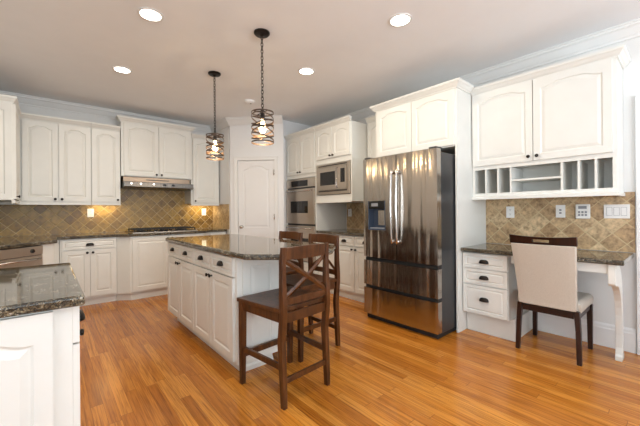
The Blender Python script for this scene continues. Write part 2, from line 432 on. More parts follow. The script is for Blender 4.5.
# travertine backsplashes
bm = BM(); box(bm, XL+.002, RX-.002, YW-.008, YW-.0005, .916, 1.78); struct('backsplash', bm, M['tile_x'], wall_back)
bm = BM(); box(bm, RX-.010, RX-.0005, DA.y+.045, YW-.010, .916, 1.335); struct('backsplash', bm, M['tile_y'], wps)
bm = BM(); box(bm, XW-.008, XW-.0005, .312, 1.50, .838, 1.345); struct('backsplash', bm, M['tile_y'], wall_right)
bm = BM(); box(bm, XW-.008, XW-.0005, 2.50, 3.675, .916, 1.33); struct('backsplash', bm, M['tile_y'], wall_right)

# ------------------------------------------------------------------ cabinets
def knob_bm(x, z, y):
    bm = BM(); lathe(bm, [(.008, 0), (.008, -.003), (.005, -.006), (.005, -.013), (.013, -.018), (.0155, -.023), (.012, -.029), (.004, -.031)], (x, y, z), 'y', 14); return bm
def cup_bm(x, z, y, wd=.088, h=.036, pr=.027):
    bm = BM(); n, k = 16, 7; g = []
    for j in range(k):
        ph = PI/2*j/k; row = []
        for i in range(n+1):
            th = PI*i/n; row.append(bm.verts.new((x-wd/2*math.cos(th)*math.cos(ph)**.6, y-pr*math.sin(th)**.8*math.cos(ph)**.8, z-h/2+h*math.sin(ph))))
        g.append(row)
    for j in range(k-1):
        for i in range(n): bm.faces.new((g[j][i], g[j][i+1], g[j+1][i+1], g[j+1][i]))
    bm.faces.new(g[-1]); bm.faces.new(g[0][::-1])
    return bm
def front(root, kind, x0, x1, z0, z1, hw=None, rise=0.0, y=0.0, mg=None):
    bm = BM()
    if kind == 'door': panel(bm, x0, x1, z0, z1, y, .02, .055 if mg is None else mg, rise)
    else: panel(bm, x0, x1, z0, z1, y, .02, .022 if mg is None else mg, 0, True, .005, .014)
    d = obj(kind, bm, M['paint'], root)
    if hw:
        t, hx, hz = hw
        if t == 'knob': obj('knob', knob_bm(hx, hz, y-.02), M['bronze'], d, smooth=True)
        else: obj('cup_pull', cup_bm(hx, hz, y-.02), M['bronze'], d, smooth=True)
    return d
CC = [(.0, 0), (.010, 0), (.014, .012), (.024, .020), (.040, .042), (.048, .048), (.052, .060), (.052, .070), (.0, .070)]
CCL = [(o*1.35, h*1.35) for o, h in CC]
def crown(root, path, z, prof=CC): 
    bm = BM(); sweep(bm, path, prof, 1, z); return obj('crown', bm, M['paint'], root)
R90 = PI/2
def upper(label, loc, rz, W, D, z0, z1, doors, crown_z=None, rail=True, ends=(0, 0), rise=.035, group=None, prof=CC, cret=(False, False)):
    """local x to the right as seen from the front, local y into the wall; doors (x0,x1,knob side)"""
    t = thing('upper_cabinet', label, 'cabinet', loc, rz, group)
    bm = BM(); box(bm, 0, W, 0, D, z0, z1); obj('cabinet_body', bm, M['paint'], t)
    for x0, x1, ks in doors:
        kx = None if ks is None else (x1-.03 if ks == 'r' else x0+.03)
        front(t, 'door', x0, x1, z0+.012, z1-.02, None if kx is None else ('knob', kx, z0+.04), rise)
    if rail:
        bm = BM(); box(bm, 0, W, -.012, .018, z0-.035, z0); obj('light_rail', bm, M['paint'], t, .002)
    if crown_z is not None:
        pa = [(0, 0), (W, 0)]
        if cret[0]: pa = [(0, D if cret[0] is True else cret[0])] + pa
        if cret[1]: pa = pa + [(W, D if cret[1] is True else cret[1])]
        crown(t, pa, crown_z, prof)
    return t
YU = 5.36
upper('cream double-door wall cabinet on the back wall, left of the single-door one', (-.605, YU, 0), 0, 1.057, .31, 1.348, 2.385,
      [(.365, .707, 'r'), (.715, 1.053, 'l')], 2.372)
upper('cream single-door wall cabinet just left of the range hood', (.455, YU, 0), 0, .340, .31, 1.348, 2.385, [(.006, .334, 'r')], 2.372)
upper('cream taller double-door wall cabinet directly above the range hood', (.800, 5.315, 0), 0, .985, .355, 1.735, 2.53,
      [(.035, .487, 'r'), (.497, .950, 'l')], 2.515, False, cret=(.10, .10))
upper('cream narrow wall cabinet right of the hood, beside the white pantry wall', (1.790, YU, 0), 0, .475, .31, 1.348, 2.44,
      [(.03, .445, 'l')], 2.425)
# cabinet on the left wall, seen end-on
t = upper('cream wall cabinet at the left picture edge, its white end panel toward the camera', (-.275, 4.66, 0), R90, .640, .335, 1.348, 2.385,
          [(.008, .632, 'l')], None)
bm = BM(); sweep(bm, [(0, .335), (0, 0), (.64, 0)], [(o*.6, h) for o, h in CC], 1, 2.372); obj('crown', bm, M['paint'], t)
bm = BM(); panel(bm, 0, .315, 1.352, 2.375, 0, .012, .055, .03)
ep = obj('end_panel', bm, M['paint'], t); ep.matrix_local = Matrix(((0,1,0,0),(-1,0,0,.325),(0,0,1,0),(0,0,0,1)))

# ---- range hood
t = thing('range_hood', 'stainless under-cabinet range hood above the gas cooktop', 'range hood', (.825, 0, 0))
W = .935
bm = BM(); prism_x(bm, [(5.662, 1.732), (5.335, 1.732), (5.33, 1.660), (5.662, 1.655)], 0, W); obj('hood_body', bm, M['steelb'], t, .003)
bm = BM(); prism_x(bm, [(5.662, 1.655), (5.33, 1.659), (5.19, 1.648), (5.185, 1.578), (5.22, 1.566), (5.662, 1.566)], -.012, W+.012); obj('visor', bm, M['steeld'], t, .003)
bm = BM(); box(bm, .30, .62, 5.328, 5.334, 1.688, 1.700); obj('vent_slot', bm, M['blackm'], t)
for x in (.08, .20, .37):
    bm = BM(); lathe(bm, [(.012, 0), (.013, -.004), (.009, -.007)], (x, 5.187, 1.622), 'y', 12); obj('lamp_reflection', bm, M['hoodglow'], t)  # small glowing discs stand in for lamp reflections on the visor
for x in (.52, .64):
    bm = BM(); box(bm, x-.022, x+.022, 5.182, 5.188, 1.60, 1.63); obj('switch', bm, M['black'], t, .002)
# ---- back base cabinets
def toe(root, x0, x1, y0, y1, h=.10):
    bm = BM(); box(bm, x0, x1, y0, y1, 0, h); obj('toe_kick', bm, M['paint'], root)
t = thing('base_cabinet', 'white base cabinet with one drawer over two doors, left of the cooktop', 'cabinet', (.105, 5.09, 0), 0)
bm = BM(); box(bm, 0, .60, 0, .57, .10, .878); obj('cabinet_body', bm, M['paint'], t)
toe(t, 0, .60, .055, .57)
front(t, 'drawer', .02, .59, .742, .862, ('cup', .305, .80))
front(t, 'door', .02, .302, .125, .730, ('knob', .275, .695)); front(t, 'door', .308, .59, .125, .730, ('knob', .335, .695))
t = thing('base_cabinet', 'white bumped-out base cabinet with angled sides under the gas cooktop', 'cabinet', (0, 0, 0))
bm = BM(); prism(bm, [(.708, 5.66), (.708, 5.09), (.845, 4.99), (1.855, 4.99), (1.985, 5.09), (1.985, 5.66)], .10, .878); obj('cabinet_body', bm, M['paint'], t, .002)
bm = BM(); prism(bm, [(.708, 5.66), (.708, 5.145), (.865, 5.03), (1.835, 5.03), (1.985, 5.145), (1.985, 5.66)], 0, .10); obj('toe_kick', bm, M['paint'], t)
front(t, 'door', .875, 1.347, .125, .862, ('knob', 1.318, .83), 0, 4.99); front(t, 'door', 1.353, 1.825, .125, .862, ('knob', 1.382, .83), 0, 4.99)
t = thing('base_cabinet', 'white narrow base cabinet in the corner beside the pantry wall', 'cabinet', (1.989, 5.09, 0))
bm = BM(); box(bm, 0, .275, 0, .57, .10, .878); obj('cabinet_body', bm, M['paint'], t); toe(t, 0, .275, .055, .57)
front(t, 'drawer', .01, .265, .742, .862, ('cup', .14, .80)); front(t, 'door', .01, .265, .125, .730, ('knob', .04, .695))
t = thing('corner_cabinet', 'cream angled corner cabinet between the dishwasher and the back base cabinets', 'cabinet', (0, 0, 0))
bm = BM(); prism(bm, [(-.055, 4.425), (.045, 4.525), (.045, 5.07), (.10, 5.09), (.10, 5.66), (-.60, 5.66), (-.60, 4.97)], .10, .878); obj('cabinet_body', bm, M['paint'], t, .002)
bm = BM(); prism(bm, [(-.095, 4.465), (.0, 4.56), (.0, 5.145), (.10, 5.145), (.10, 5.66), (-.60, 5.66), (-.60, 4.97)], 0, .10); obj('toe_kick', bm, M['paint'], t)
t = thing('dishwasher', 'stainless dishwasher set at an angle under the far left counter', 'dishwasher', (0, 0, 0))
bm = BM(); prism(bm, [(-.058, 4.428), (-.47, 4.016), (-.60, 4.146), (-.60, 4.95)], .10, .872); obj('dishwasher_body', bm, M['fside'], t)

def diag(bm): bm.transform(Matrix.Translation((-.264, 4.222, 0)) @ Matrix.Rotation(PI/4, 4, 'Z')); return bm
bm = BM(); box(bm, -.288, .288, -.022, -.001, .12, .775); obj('door', diag(bm), M['steel'], t, .003)
bm = BM(); box(bm, -.288, .288, -.026, -.001, .782, .870); obj('control_panel', diag(bm), M['steel'], t, .003)
bm = BM(); lathe(bm, [(.020, 0), (.020, -.012), (.016, -.020), (.004, -.021)], (.17, -.026, .826), 'y', 14); obj('dial', diag(bm), M['black'], t)
bm = BM(); tube(bm, [(-.24, -.022, .745), (-.24, -.055, .745), (.24, -.055, .745), (.24, -.022, .745)], .009); obj('handle', diag(bm), M['steelh'], t, smooth=True)

# ---- back worktop (continuous)
def edge_top(name, label, polyg, z0, z1, group=None, bev=.008):
    bm = BM(); prism(bm, polyg, z0, z1); o = obj(name, bm, M['granite'], None, bev, seg=3); return tag(o, label, 'countertop', group)
edge_top('countertop', 'dark granite countertop along the back wall under the cooktop', [(XL+.01, YW-.010), (RX-.013, YW-.010), (RX-.013, 5.045), (1.985, 5.045), (1.865, 4.945), (.835, 4.945), (.70, 5.045), (.075, 5.045), (.075, 4.51), (-.45, 3.985), (XL+.01, 3.985)], .8785, .915)

# ---- cooktop
t = thing('gas_cooktop', 'black gas cooktop with iron grates in the back counter', 'cooktop', (1.345, 5.33, .9155))
bm = BM(); box(bm, -.45, .45, -.255, .255, 0, .008); obj('steel_rim', bm, M['steel'], t, .003)
bm = BM(); box(bm, -.435, .435, -.24, .24, .008, .013); obj('glass_plate', bm, M['black'], t, .002)
for i, (x, y) in enumerate(((-.29, -.11), (-.29, .11), (0, .02), (.29, -.11), (.29, .11))):
    bm = BM(); lathe(bm, [(.05, .013), (.05, .020), (.034, .024), (.034, .030), (.01, .032)], (x, y, 0)); obj('burner', bm, M['iron'], t, smooth=False)
for x in (-.29, 0, .29):
    bm = BM()
    for s in (-1, 1):
        box(bm, x-.135, x+.135, s*.215-.006, s*.215+.006, .040, .052); box(bm, x+s*.13-.006, x+s*.13+.006, -.215, .215, .040, .052)
        for s2 in (-1, 1): box(bm, x+s*.128-.008, x+s*.128+.008, s2*.213-.008, s2*.213+.008, .0135, .040)
    for yy in (-.11, 0, .11): box(bm, x-.13, x+.13, yy-.005, yy+.005, .042, .054)
    box(bm, x-.005, x+.005, -.21, .21, .042, .054)
    obj('grate', bm, M['iron'], t)
for k in range(5):
    bm = BM(); lathe(bm, [(.018, .013), (.018, .028), (.014, .034), (.004, .035)], (-.14+.07*k, -.205, 0), 'z', 14); obj('control_knob', bm, M['black'], t)

# ---- near-left run
t = thing('base_cabinet', 'white base cabinet in the left foreground with paneled end', 'cabinet', (.065, 1.455, 0), R90)
bm = BM(); box(bm, 0, .905, 0, .64, .10, .877); obj('cabinet_body', bm, M['paint'], t, .002)
toe(t, .02, .905, .06, .64)
front(t, 'drawer', .003, .300, .737, .868, ('cup', .15, .80)); front(t, 'drawer', .306, .600, .737, .868, ('cup', .453, .80)); front(t, 'drawer', .606, .902, .737, .868, ('cup', .754, .80))
front(t, 'door', .003, .300, .125, .730, ('knob', .27, .69)); front(t, 'door', .306, .600, .125, .730, ('knob', .57, .69)); front(t, 'door', .606, .902, .125, .730, ('knob', .636, .69))
bm = BM(); panel(bm, .0, .585, .11, .866, 0, .020, .050, .05)
ep = obj('end_panel', bm, M['paint'], t); ep.matrix_local = Matrix.Translation((0, .0, 0)) @ Matrix(((0,1,0,0),(-1,0,0,0),(0,0,1,0),(0,0,0,1))) @ Matrix.Translation((-.64, 0, 0))
edge_top('countertop', 'speckled granite countertop in the left foreground', [(-.61, 1.405), (.099, 1.405), (.099, 2.40), (-.61, 2.40)], .8775, .915, bev=.010)

# ------------------------------------------------------------------ island
t = thing('kitchen_island', 'white kitchen island base with four drawers over four doors', 'kitchen island', (1.03, 3.82, 0), -R90)
WI = 1.685
bm = BM(); box(bm, 0, WI, 0, .36, .10, .883); obj('cabinet_body', bm, M['paint'], t, .003)
bm = BM(); box(bm, .07, WI-.075, .075, .34, 0, .10); obj('toe_kick', bm, M['paint'], t)
bm = BM(); sweep(bm, [(.07, .075), (WI-.075, .075), (WI-.075, .34)], [(0, 0), (.012, 0), (.012, .03), (.004, .045), (0, .045)], 1, 0); obj('shoe_moulding', bm, M['paint'], t)
dw = (WI-.035)/4
for k in range(4):
    x0 = .012+k*dw; x1 = x0+dw-.008
    front(t, 'drawer', x0, x1, .735, .873, ('cup', (x0+x1)/2, .812), mg=.03)
    front(t, 'door', x0, x1, .118, .722, ('knob', x1-.028 if k % 2 == 0 else x0+.028, .69))
bm = BM(); panel(bm, .04, .345, .115, .873, 0, .014, .062, 0)
ep = obj('end_panel', bm, M['paint'], t); ep.matrix_local = Matrix.Translation((WI, 0, 0)) @ Matrix(((0,-1,0,0),(1,0,0,0),(0,0,1,0),(0,0,0,1)))
edge_top('countertop', 'dark granite island top with clipped corners and seating overhang', [(.985, 3.80), (1.01, 3.835), (1.79, 3.835), (1.815, 3.80), (1.815, 1.93), (1.60, 1.735), (1.20, 1.735), (.985, 1.93)], .8835, .922, bev=.012)

# ------------------------------------------------------------------ oven wall (right)
XF = 3.08                                   # front plane of bodies, doors 2 cm proud
t = thing('oven_cabinet', 'tall cream cabinet holding the double wall oven, beside the pantry wall', 'cabinet', (XF, 4.465, 0), -R90)
bm = BM(); box(bm, 0, .775, 0, .63, 1.735, 2.41); box(bm, 0, .022, 0, .63, .10, 1.735); box(bm, .753, .775, 0, .63, .10, 1.735); box(bm, .022, .753, .61, .63, .40, 1.735); box(bm, .022, .753, 0, .63, .10, .40)
obj('cabinet_body', bm, M['paint'], t); toe(t, 0, .775, .05, .63)
front(t, 'door', .015, .384, 1.795, 2.395, ('knob', .355, 1.825), .03); front(t, 'door', .391, .76, 1.795, 2.395, ('knob', .42, 1.825), .03)
front(t, 'drawer', .015, .76, .125, .385, ('cup', .387, .26))
crown(t, [(0, 0), (.775, 0)], 2.40)
t = thing('wall_oven', 'stainless double wall oven with black control panel', 'oven', (XF, 4.441, 0), -R90)
bm = BM(); box(bm, .004, .725, .0, .58, .405, 1.725); obj('oven_body', bm, M['fside'], t)
bm = BM(); box(bm, .002, .727, -.022, 0, 1.585, 1.722); obj('control_panel', bm, M['steel'], t, .002)
bm = BM(); box(bm, .14, .57, -.025, -.022, 1.600, 1.695); obj('display', bm, M['black'], t, .001)
for z0, z1 in ((1.005, 1.560), (.42, .975)):
    bm = BM(); box(bm, .004, .725, -.030, 0, z0, z1); d = obj('oven_door', bm, M['steel'], t, .003)
    bm = BM(); box(bm, .13, .58, -.033, -.030, z0+.17, z0+.36); obj('window', bm, M['glassd'], d, .001)
    bm = BM(); zz = z1-.035; tube(bm, [(.05, -.030, zz), (.05, -.062, zz), (.68, -.062, zz), (.68, -.030, zz)], .010); obj('handle', bm, M['steelh'], d, smooth=True)
t = thing('microwave_cabinet', 'cream cabinet built around the microwave, above the short counter', 'cabinet', (XF, 3.684, 0), -R90)
bm = BM(); Wm = .738
box(bm, 0, Wm, 0, .635, 1.885, 2.41); box(bm, 0, .022, 0, .635, 1.435, 1.885); box(bm, Wm-.022, Wm, 0, .635, 1.435, 1.885); box(bm, .022, Wm-.022, .615, .635, 1.435, 1.885); box(bm, 0, Wm, 0, .635, 1.335, 1.435)
obj('cabinet_body', bm, M['paint'], t, .002)
bm = BM(); box(bm, 0, Wm, -.012, .0, 1.322, 1.350); obj('light_rail', bm, M['paint'], t, .003)
front(t, 'door', .02, .366, 1.965, 2.395, ('knob', .338, 1.995), .03); front(t, 'door', .373, .72, 1.965, 2.395, ('knob', .40, 1.995), .03)
crown(t, [(0, 0), (Wm, 0)], 2.40)
t = thing('microwave', 'stainless built-in microwave in a trim frame above the short counter', 'microwave', (XF, 3.660, 0), -R90)
bm = BM(); box(bm, .004, .686, .0, .50, 1.440, 1.878); obj('microwave_body', bm, M['fside'], t)
bm = BM(); fr = (.002, .688, 1.442, 1.876)
box(bm, .002, .045, -.02, 0, 1.442, 1.876); box(bm, .645, .688, -.02, 0, 1.442, 1.876); box(bm, .045, .645, -.02, 0, 1.442, 1.50); box(bm, .045, .645, -.02, 0, 1.835, 1.876); obj('trim_frame', bm, M['steel'], t, .002)
for z in (1.482, 1.848):
    bm = BM(); box(bm, .05, .64, -.0225, -.020, z, z+.014); obj('vent_slot', bm, M['blackm'], t)
bm = BM(); box(bm, .05, .485, -.028, 0, 1.505, 1.830); d = obj('door', bm, M['steel'], t, .003)
bm = BM(); box(bm, .10, .415, -.031, -.028, 1.575, 1.765); obj('window', bm, M['glassd'], d, .001)
bm = BM(); tube(bm, [(.462, -.028, 1.53), (.462, -.050, 1.53), (.462, -.050, 1.805), (.462, -.028, 1.805)], .008); obj('handle', bm, M['steelh'], d, smooth=True)
bm = BM(); box(bm, .490, .640, -.028, 0, 1.505, 1.830); d = obj('control_panel', bm, M['steel'], t, .002)
bm = BM(); box(bm, .525, .605, -.030, -.028, 1.60, 1.79); obj('keypad', bm, M['black'], d, .001)

t = thing('base_cabinet', 'white base cabinet with drawers over doors, left of the refrigerator', 'cabinet', (3.10, 3.680, 0), -R90)
Wb = 1.165
bm = BM(); box(bm, 0, Wb, 0, .61, .10, .878); obj('cabinet_body', bm, M['paint'], t); toe(t, 0, Wb, .045, .61)
for k, (a, b) in enumerate(((.02, .375), (.385, .760), (.770, 1.145))):
    front(t, 'drawer', a, b, .735, .862, ('cup', (a+b)/2, .80)); front(t, 'door', a, b, .125, .722, ('knob', b-.03 if k != 2 else a+.03, .69))
edge_top('countertop', 'short dark granite countertop under the microwave cabinet', [(3.055, 3.678), (3.055, 2.515), (XW-.010, 2.515), (XW-.010, 3.678)], .8785, .915)
upper('white narrow wall cabinet squeezed between microwave cabinet and refrigerator cabinet', (3.40, 2.940, 0), -R90, .425, .315, 1.348, 2.43, [(.01, .415, 'l')], 2.415)

# ---- refrigerator surround
t = thing('refrigerator_cabinet', 'tall white cabinet surround with two doors over the refrigerator', 'cabinet', (3.05, 2.510, 0), -R90)
Wf = 1.013
bm = BM(); box(bm, .03, Wf-.02, 0, .66, 1.835, 2.42); obj('cabinet_body', bm, M['paint'], t)
bm = BM(); box(bm, 0, .03, 0, .66, 0, 2.42); obj('side_panel', bm, M['paint'], t, .002)
bm = BM(); box(bm, Wf-.02, Wf, 0, .66, 0, 2.42); obj('side_panel', bm, M['paint'], t, .002)
front(t, 'door', .035, .510, 1.85, 2.395, None, .035); front(t, 'door', .517, .992, 1.85, 2.395, None, .035)
crown(t, [(0, .25), (0, 0), (Wf, 0), (Wf, .27)], 2.405)

# ---- refrigerator
t = thing('refrigerator', 'stainless French-door refrigerator with water dispenser and two bottom drawers', 'refrigerator', (2.72, 2.425, 0), -R90)
WFr = .900
bm = BM(); box(bm, .004, WFr-.004, .075, .86, .05, 1.755); obj('refrigerator_body', bm, M['fside'], t, .006)
bm = BM(); box(bm, .02, WFr-.02, .03, .80, .006, .05); obj('base_grille', bm, M['blackm'], t)
for x in (.07, .845):
    for y in (.1, .74):
        bm = BM(); lathe(bm, [(.018, 0), (.018, .0055)], (x, y, 0), 'z', 12); obj('foot', bm, M['blackm'], t)
def bowed(bm, x0, x1, sag):
    for v in bm.verts:
        if v.co.y < .03:
            q = (v.co.x-x0)/(x1-x0); v.co.y -= sag*(4*q*(1-q))
def slab(bm, x0, x1, z0, z1, n=10, y0=0.0, y1=.07):
    for k in range(n):
        box(bm, x0+(x1-x0)*k/n, x0+(x1-x0)*(k+1)/n, y0, y1, z0, z1)
def clean(bm):
    bmesh.ops.remove_doubles(bm, verts=bm.verts, dist=.0002)
    seen = {}
    for f in list(bm.faces):
        k = tuple(sorted(v.index for v in f.verts)); seen.setdefault(k, []).append(f)
    bad = [f for fs in seen.values() if len(fs) > 1 for f in fs]
    bmesh.ops.delete(bm, geom=bad, context='FACES')
ZD0, ZD1 = .695, 1.780
# left door with the dispenser opening
hx0, hx1, hz0, hz1 = .075, .315, .995, 1.312
bm = BM(); slab(bm, 0, hx0, ZD0, ZD1, 2); slab(bm, hx1, .453, ZD0, ZD1, 4); slab(bm, hx0, hx1, ZD0, hz0, 6); slab(bm, hx0, hx1, hz1, ZD1, 6)
bm.verts.index_update(); bowed(bm, 0, WFr, .012)
ld = obj('door', bm, M['steelf'], t)
bm = BM(); box(bm, hx0+.001, hx1-.001, .064, .072, hz0+.001, hz1-.001); box(bm, hx0+.001, hx0+.012, -.008, .064, hz0+.001, hz1-.001); box(bm, hx1-.012, hx1-.001, -.010, .064, hz0+.001, hz1-.001)
box(bm, hx0+.012, hx1-.012, -.010, .064, hz0+.001, hz0+.014)
dp = obj('dispenser_housing', bm, M['dispblue'], t)
bm = BM(); box(bm, hx0+.012, hx1-.012, -.011, .05, hz1-.085, hz1-.001); obj('display', bm, M['black'], dp, .002)
bm = BM(); box(bm, hx0+.05, hx0+.14, -.0125, -.011, hz1-.06, hz1-.025); obj('display_screen', bm, M['grey'], dp)
bm = BM(); box(bm, hx0+.105, hx0+.205, .035, .058, hz0+.05, hz0+.215); obj('paddle', bm, M['chrome'], dp, .003)
bm = BM(); box(bm, hx0+.02, hx1-.02, .0, .060, hz0+.0145, hz0+.024); obj('drip_tray', bm, M['grey'], dp, .002)
bm = BM(); slab(bm, .461, WFr, ZD0, ZD1, 10); bowed(bm, 0, WFr, .012); rd = obj('door', bm, M['steelf'], t)
for x in (.425, .490):
    bm = BM(); pts = []
    for k in range(15):
        q = k/14; z = .865+q*.755; pts.append((x, -.050-.018*math.sin(PI*q), z))
    tube(bm, pts, .0, 10, flat=(.013, .010))
    for z in (.89, 1.595): box(bm, x-.011, x+.011, -.052, -.008, z-.016, z+.016)
    obj('handle', bm, M['steelh'], ld if x < .45 else rd, smooth=True)
for z0, z1 in ((.385, .655), (.060, .350)):
    bm = BM(); slab(bm, 0, WFr, z0, z1, 16); bowed(bm, 0, WFr, .012); d = obj('drawer', bm, M['steelf'], t)
    bm = BM(); box(bm, .01, WFr-.01, .022, .072, z1+.001, z1+.030); obj('pocket_handle', bm, M['blackm'], d)
for x in (.05, WFr-.05):
    bm = BM(); box(bm, x-.04, x+.04, .01, .12, 1.781, 1.800); obj('hinge_cover', bm, M['fside'], t, .005)
bm = BM(); lathe(bm, [(.013, 0), (.013, -.002)], (.475, -.0115, .44), 'y', 16); obj('badge', bm, M['chrome'], t)

# ------------------------------------------------------------------ desk corner
t = thing('upper_cabinet', 'white double-door wall cabinet with cubbyholes above the desk', 'cabinet', (3.38, 1.494, 0), -R90)
Wd, Dd = 1.114, .334
bm = BM(); box(bm, 0, Wd, 0, Dd, 1.640, 2.40)
box(bm, 0, Wd, 0, Dd, 1.345, 1.372); box(bm, 0, .022, 0, Dd, 1.372, 1.64); box(bm, Wd-.028, Wd, 0, Dd, 1.372, 1.64); box(bm, .022, Wd-.028, Dd-.012, Dd, 1.372, 1.64)
box(bm, .022, Wd-.028, 0, .018, 1.612, 1.64)
obj('cabinet_body', bm, M['paint'], t)
for x in (.130, .244, .358, .758, .874, .984):
    bm = BM(); box(bm, x-.0075, x+.0075, .004, Dd-.012, 1.372, 1.612); obj('divider', bm, M['paint'], t)
bm = BM(); box(bm, .3655, .7505, .006, Dd-.012, 1.478, 1.494); obj('shelf', bm, M['paint'], t)
front(t, 'door', .008, .548, 1.652, 2.385, ('knob', .518, 1.69), .035); front(t, 'door', .555, 1.088, 1.652, 2.385, ('knob', .585, 1.69), .035)
bm = BM(); sweep(bm, [(0, 0), (Wd-.02, 0), (Wd-.02, Dd-.002)], [(0, 0), (.03, 0), (.03, .026), (.02, .036), (0, .036)], 1, 1.309); obj('light_rail', bm, M['paint'], t)
crown(t, [(0, 0), (Wd, 0), (Wd, Dd-.002)], 2.385)

t = thing('drawer_cabinet', 'white three-drawer cabinet under the left end of the desk', 'cabinet', (3.15, 1.492, 0), -R90)
bm = BM(); box(bm, 0, .410, 0, .565, .20, .790); obj('cabinet_body', bm, M['paint'], t)
bm = BM(); box(bm, 0, .435, .075, .565, 0, .199); obj('plinth', bm, M['paint'], t, .002)
for z0, z1 in ((.645, .785), (.488, .638), (.208, .480)):
    front(t, 'drawer', .006, .406, z0, z1, ('cup', .205, (z0+z1)/2+.012 if z1 < .5 else (z0+z1)/2), mg=.028)
t = thing('desk', 'built-in desk with dark granite top, white apron and curved white leg', 'desk', (0, 0, 0))
bm = BM(); prism(bm, [(3.095, 1.493), (3.095, .318), (XW-.010, .318), (XW-.010, 1.493)], .7985, .835); obj('desktop', bm, M['granite'], t, .008, seg=3)
bm = BM(); box(bm, 3.135, 3.155, .41, 1.055, .725, .798); box(bm, 3.135, 3.70, .362, .405, .768, .798); obj('apron', bm, M['paint'], t, .002)
prof = [(3.12, .798), (3.12, .655), (3.135, .640), (3.19, .632)]
for k in range(9):
    a = k/8; prof.append((3.19+.25*math.sin(a*PI/2), .632-.34*(1-math.cos(a*PI/2))))
prof += [(3.448, .20), (3.446, .10), (3.435, .05), (3.420, .035), (3.420, 0), (3.53, 0), (3.53, .035), (3.515, .05), (3.502, .10), (3.500, .30)]
for k in range(9):
    a = 1-k/8; prof.append((3.30+.20*math.sin(a*PI/2), .768-.44*(1-math.cos(a*PI/2))))
prof += [(3.30, .798)]
bm = BM(); prism_y(bm, prof, .366, .408); obj('leg', bm, M['paint'], t, .003)

# wall plates above the desk (on the tile)
def plate(name, label, cat, loc, rz, wd, h, draw):
    t = thing(name, label, cat, loc, rz)
    bm = BM(); box(bm, -wd/2, wd/2, -.006, -.0005, -h/2, h/2); obj('cover_plate', bm, M['plate'], t, .0025)
    draw(t); return t
def sockets(t, y=-.006):
    for z in (-.022, .022):
        bm = BM(); lathe(bm, [(.0165, 0), (.0165, -.0015)], (0, y, z), 'y', 14); f = obj('socket', bm, M['plate'], t)
        bm = BM()
        for x in (-.006, .006): box(bm, x-.0013, x+.0013, y-.002, y-.0014, z-.001, z+.008)
        lathe(bm, [(.0025, -.0014), (.0025, -.002)], (0, y, z-.008), 'y', 8); obj('slot', bm, M['blackm'], f)
def jack(t):
    bm = BM(); box(bm, -.017, .017, -.0085, -.006, -.034, .034); obj('insert', bm, M['plate'], t, .001)
    bm = BM(); box(bm, -.009, .009, -.0092, -.0085, .004, .020); box(bm, -.009, .009, -.0092, -.0085, -.024, -.008); obj('slot', bm, M['grey'], t)
def rockers(n):
    def f(t):
        for k in range(n):
            x = (k-(n-1)/2)*.046
            bm = BM(); prism_x(bm, [(-.006, -.033), (-.010, -.033), (-.007, .033), (-.006, .033)], x-.016, x+.016); obj('rocker', bm, M['plate'], t, .001)
            bm = BM(); 
            box(bm, x-.0185, x-.0165, -.0066, -.006, -.036, .036); box(bm, x+.0165, x+.0185, -.0066, -.006, -.036, .036); box(bm, x-.0165, x+.0165, -.0066, -.006, .034, .036); box(bm, x-.0165, x+.0165, -.0066, -.006, -.036, -.034)
            obj('rocker_frame', bm, M['grey'], t)
    return f
XT = XW-.008
plate('outlet', 'white outlet plate with dark lower socket, leftmost above the desk', 'outlet', (XT, 1.251, 1.178), -R90, .078, .120, sockets)
plate('wall_jack', 'white wall plate on the desk backsplash, just left of the keypad', 'wall plate', (XT, .818, 1.185), -R90, .074, .120, jack)
plate('light_switch', 'wide white triple rocker switch plate right of the keypad', 'light switch', (XT, .425, 1.182), -R90, .165, .120, rockers(3))
t = thing('keypad', 'small white keypad unit with buttons on the desk backsplash', 'keypad', (XT, .650, 1.183), -R90)
bm = BM(); box(bm, -.052, .052, -.028, -.0005, -.066, .066); obj('case', bm, M['plate'], t, .008)
bm = BM(); box(bm, -.030, .030, -.0295, -.028, .024, .050); obj('display', bm, M['grey'], t, .001)
for r in range(2):
    for c in range(3):
        bm = BM(); x, z = -.024+.024*c, -.006-.026*r; box(bm, x-.008, x+.008, -.031, -.028, z-.009, z+.009); obj('button', bm, M['grey'], t, .001)
plate('outlet', 'white outlet on the brown tile left of the cooktop', 'outlet', (.468, YW-.008, 1.205), 0, .078, .122, sockets)
plate('outlet', 'white outlet on the back tile near the pantry corner', 'outlet', (2.115, YW-.008, 1.205), 0, .078, .122, sockets)
plate('outlet', 'white outlet on the tile under the microwave cabinet', 'outlet', (XT, 3.600, 1.175), -R90, .078, .122, sockets)

# ------------------------------------------------------------------ under-cabinet strip lights
def strip(label, x0, x1):
    t = thing('under_cabinet_light', label, 'light', ((x0+x1)/2, 5.56, 1.3475)); hw = (x1-x0)/2
    bm = BM(); box(bm, -hw, hw, -.03, .03, -.014, 0); obj('housing', bm, M['plate'], t, .002)
    bm = BM(); box(bm, -hw+.01, hw-.01, -.022, .022, -.0165, -.014); obj('diffuser', bm, M['ucl'], t)
    l = area('strip_lamp', ((x0+x1)/2, 5.56, 1.329), (0, 0.1, -1), x1-x0, .04, 3.4*(x1-x0)/.4, (1.0, 0.78, 0.45)); return t
strip('warm strip light under the single-door cabinet left of the hood', .47, .77)
strip('warm strip light under the narrow cabinet right of the hood', 1.86, 2.22)

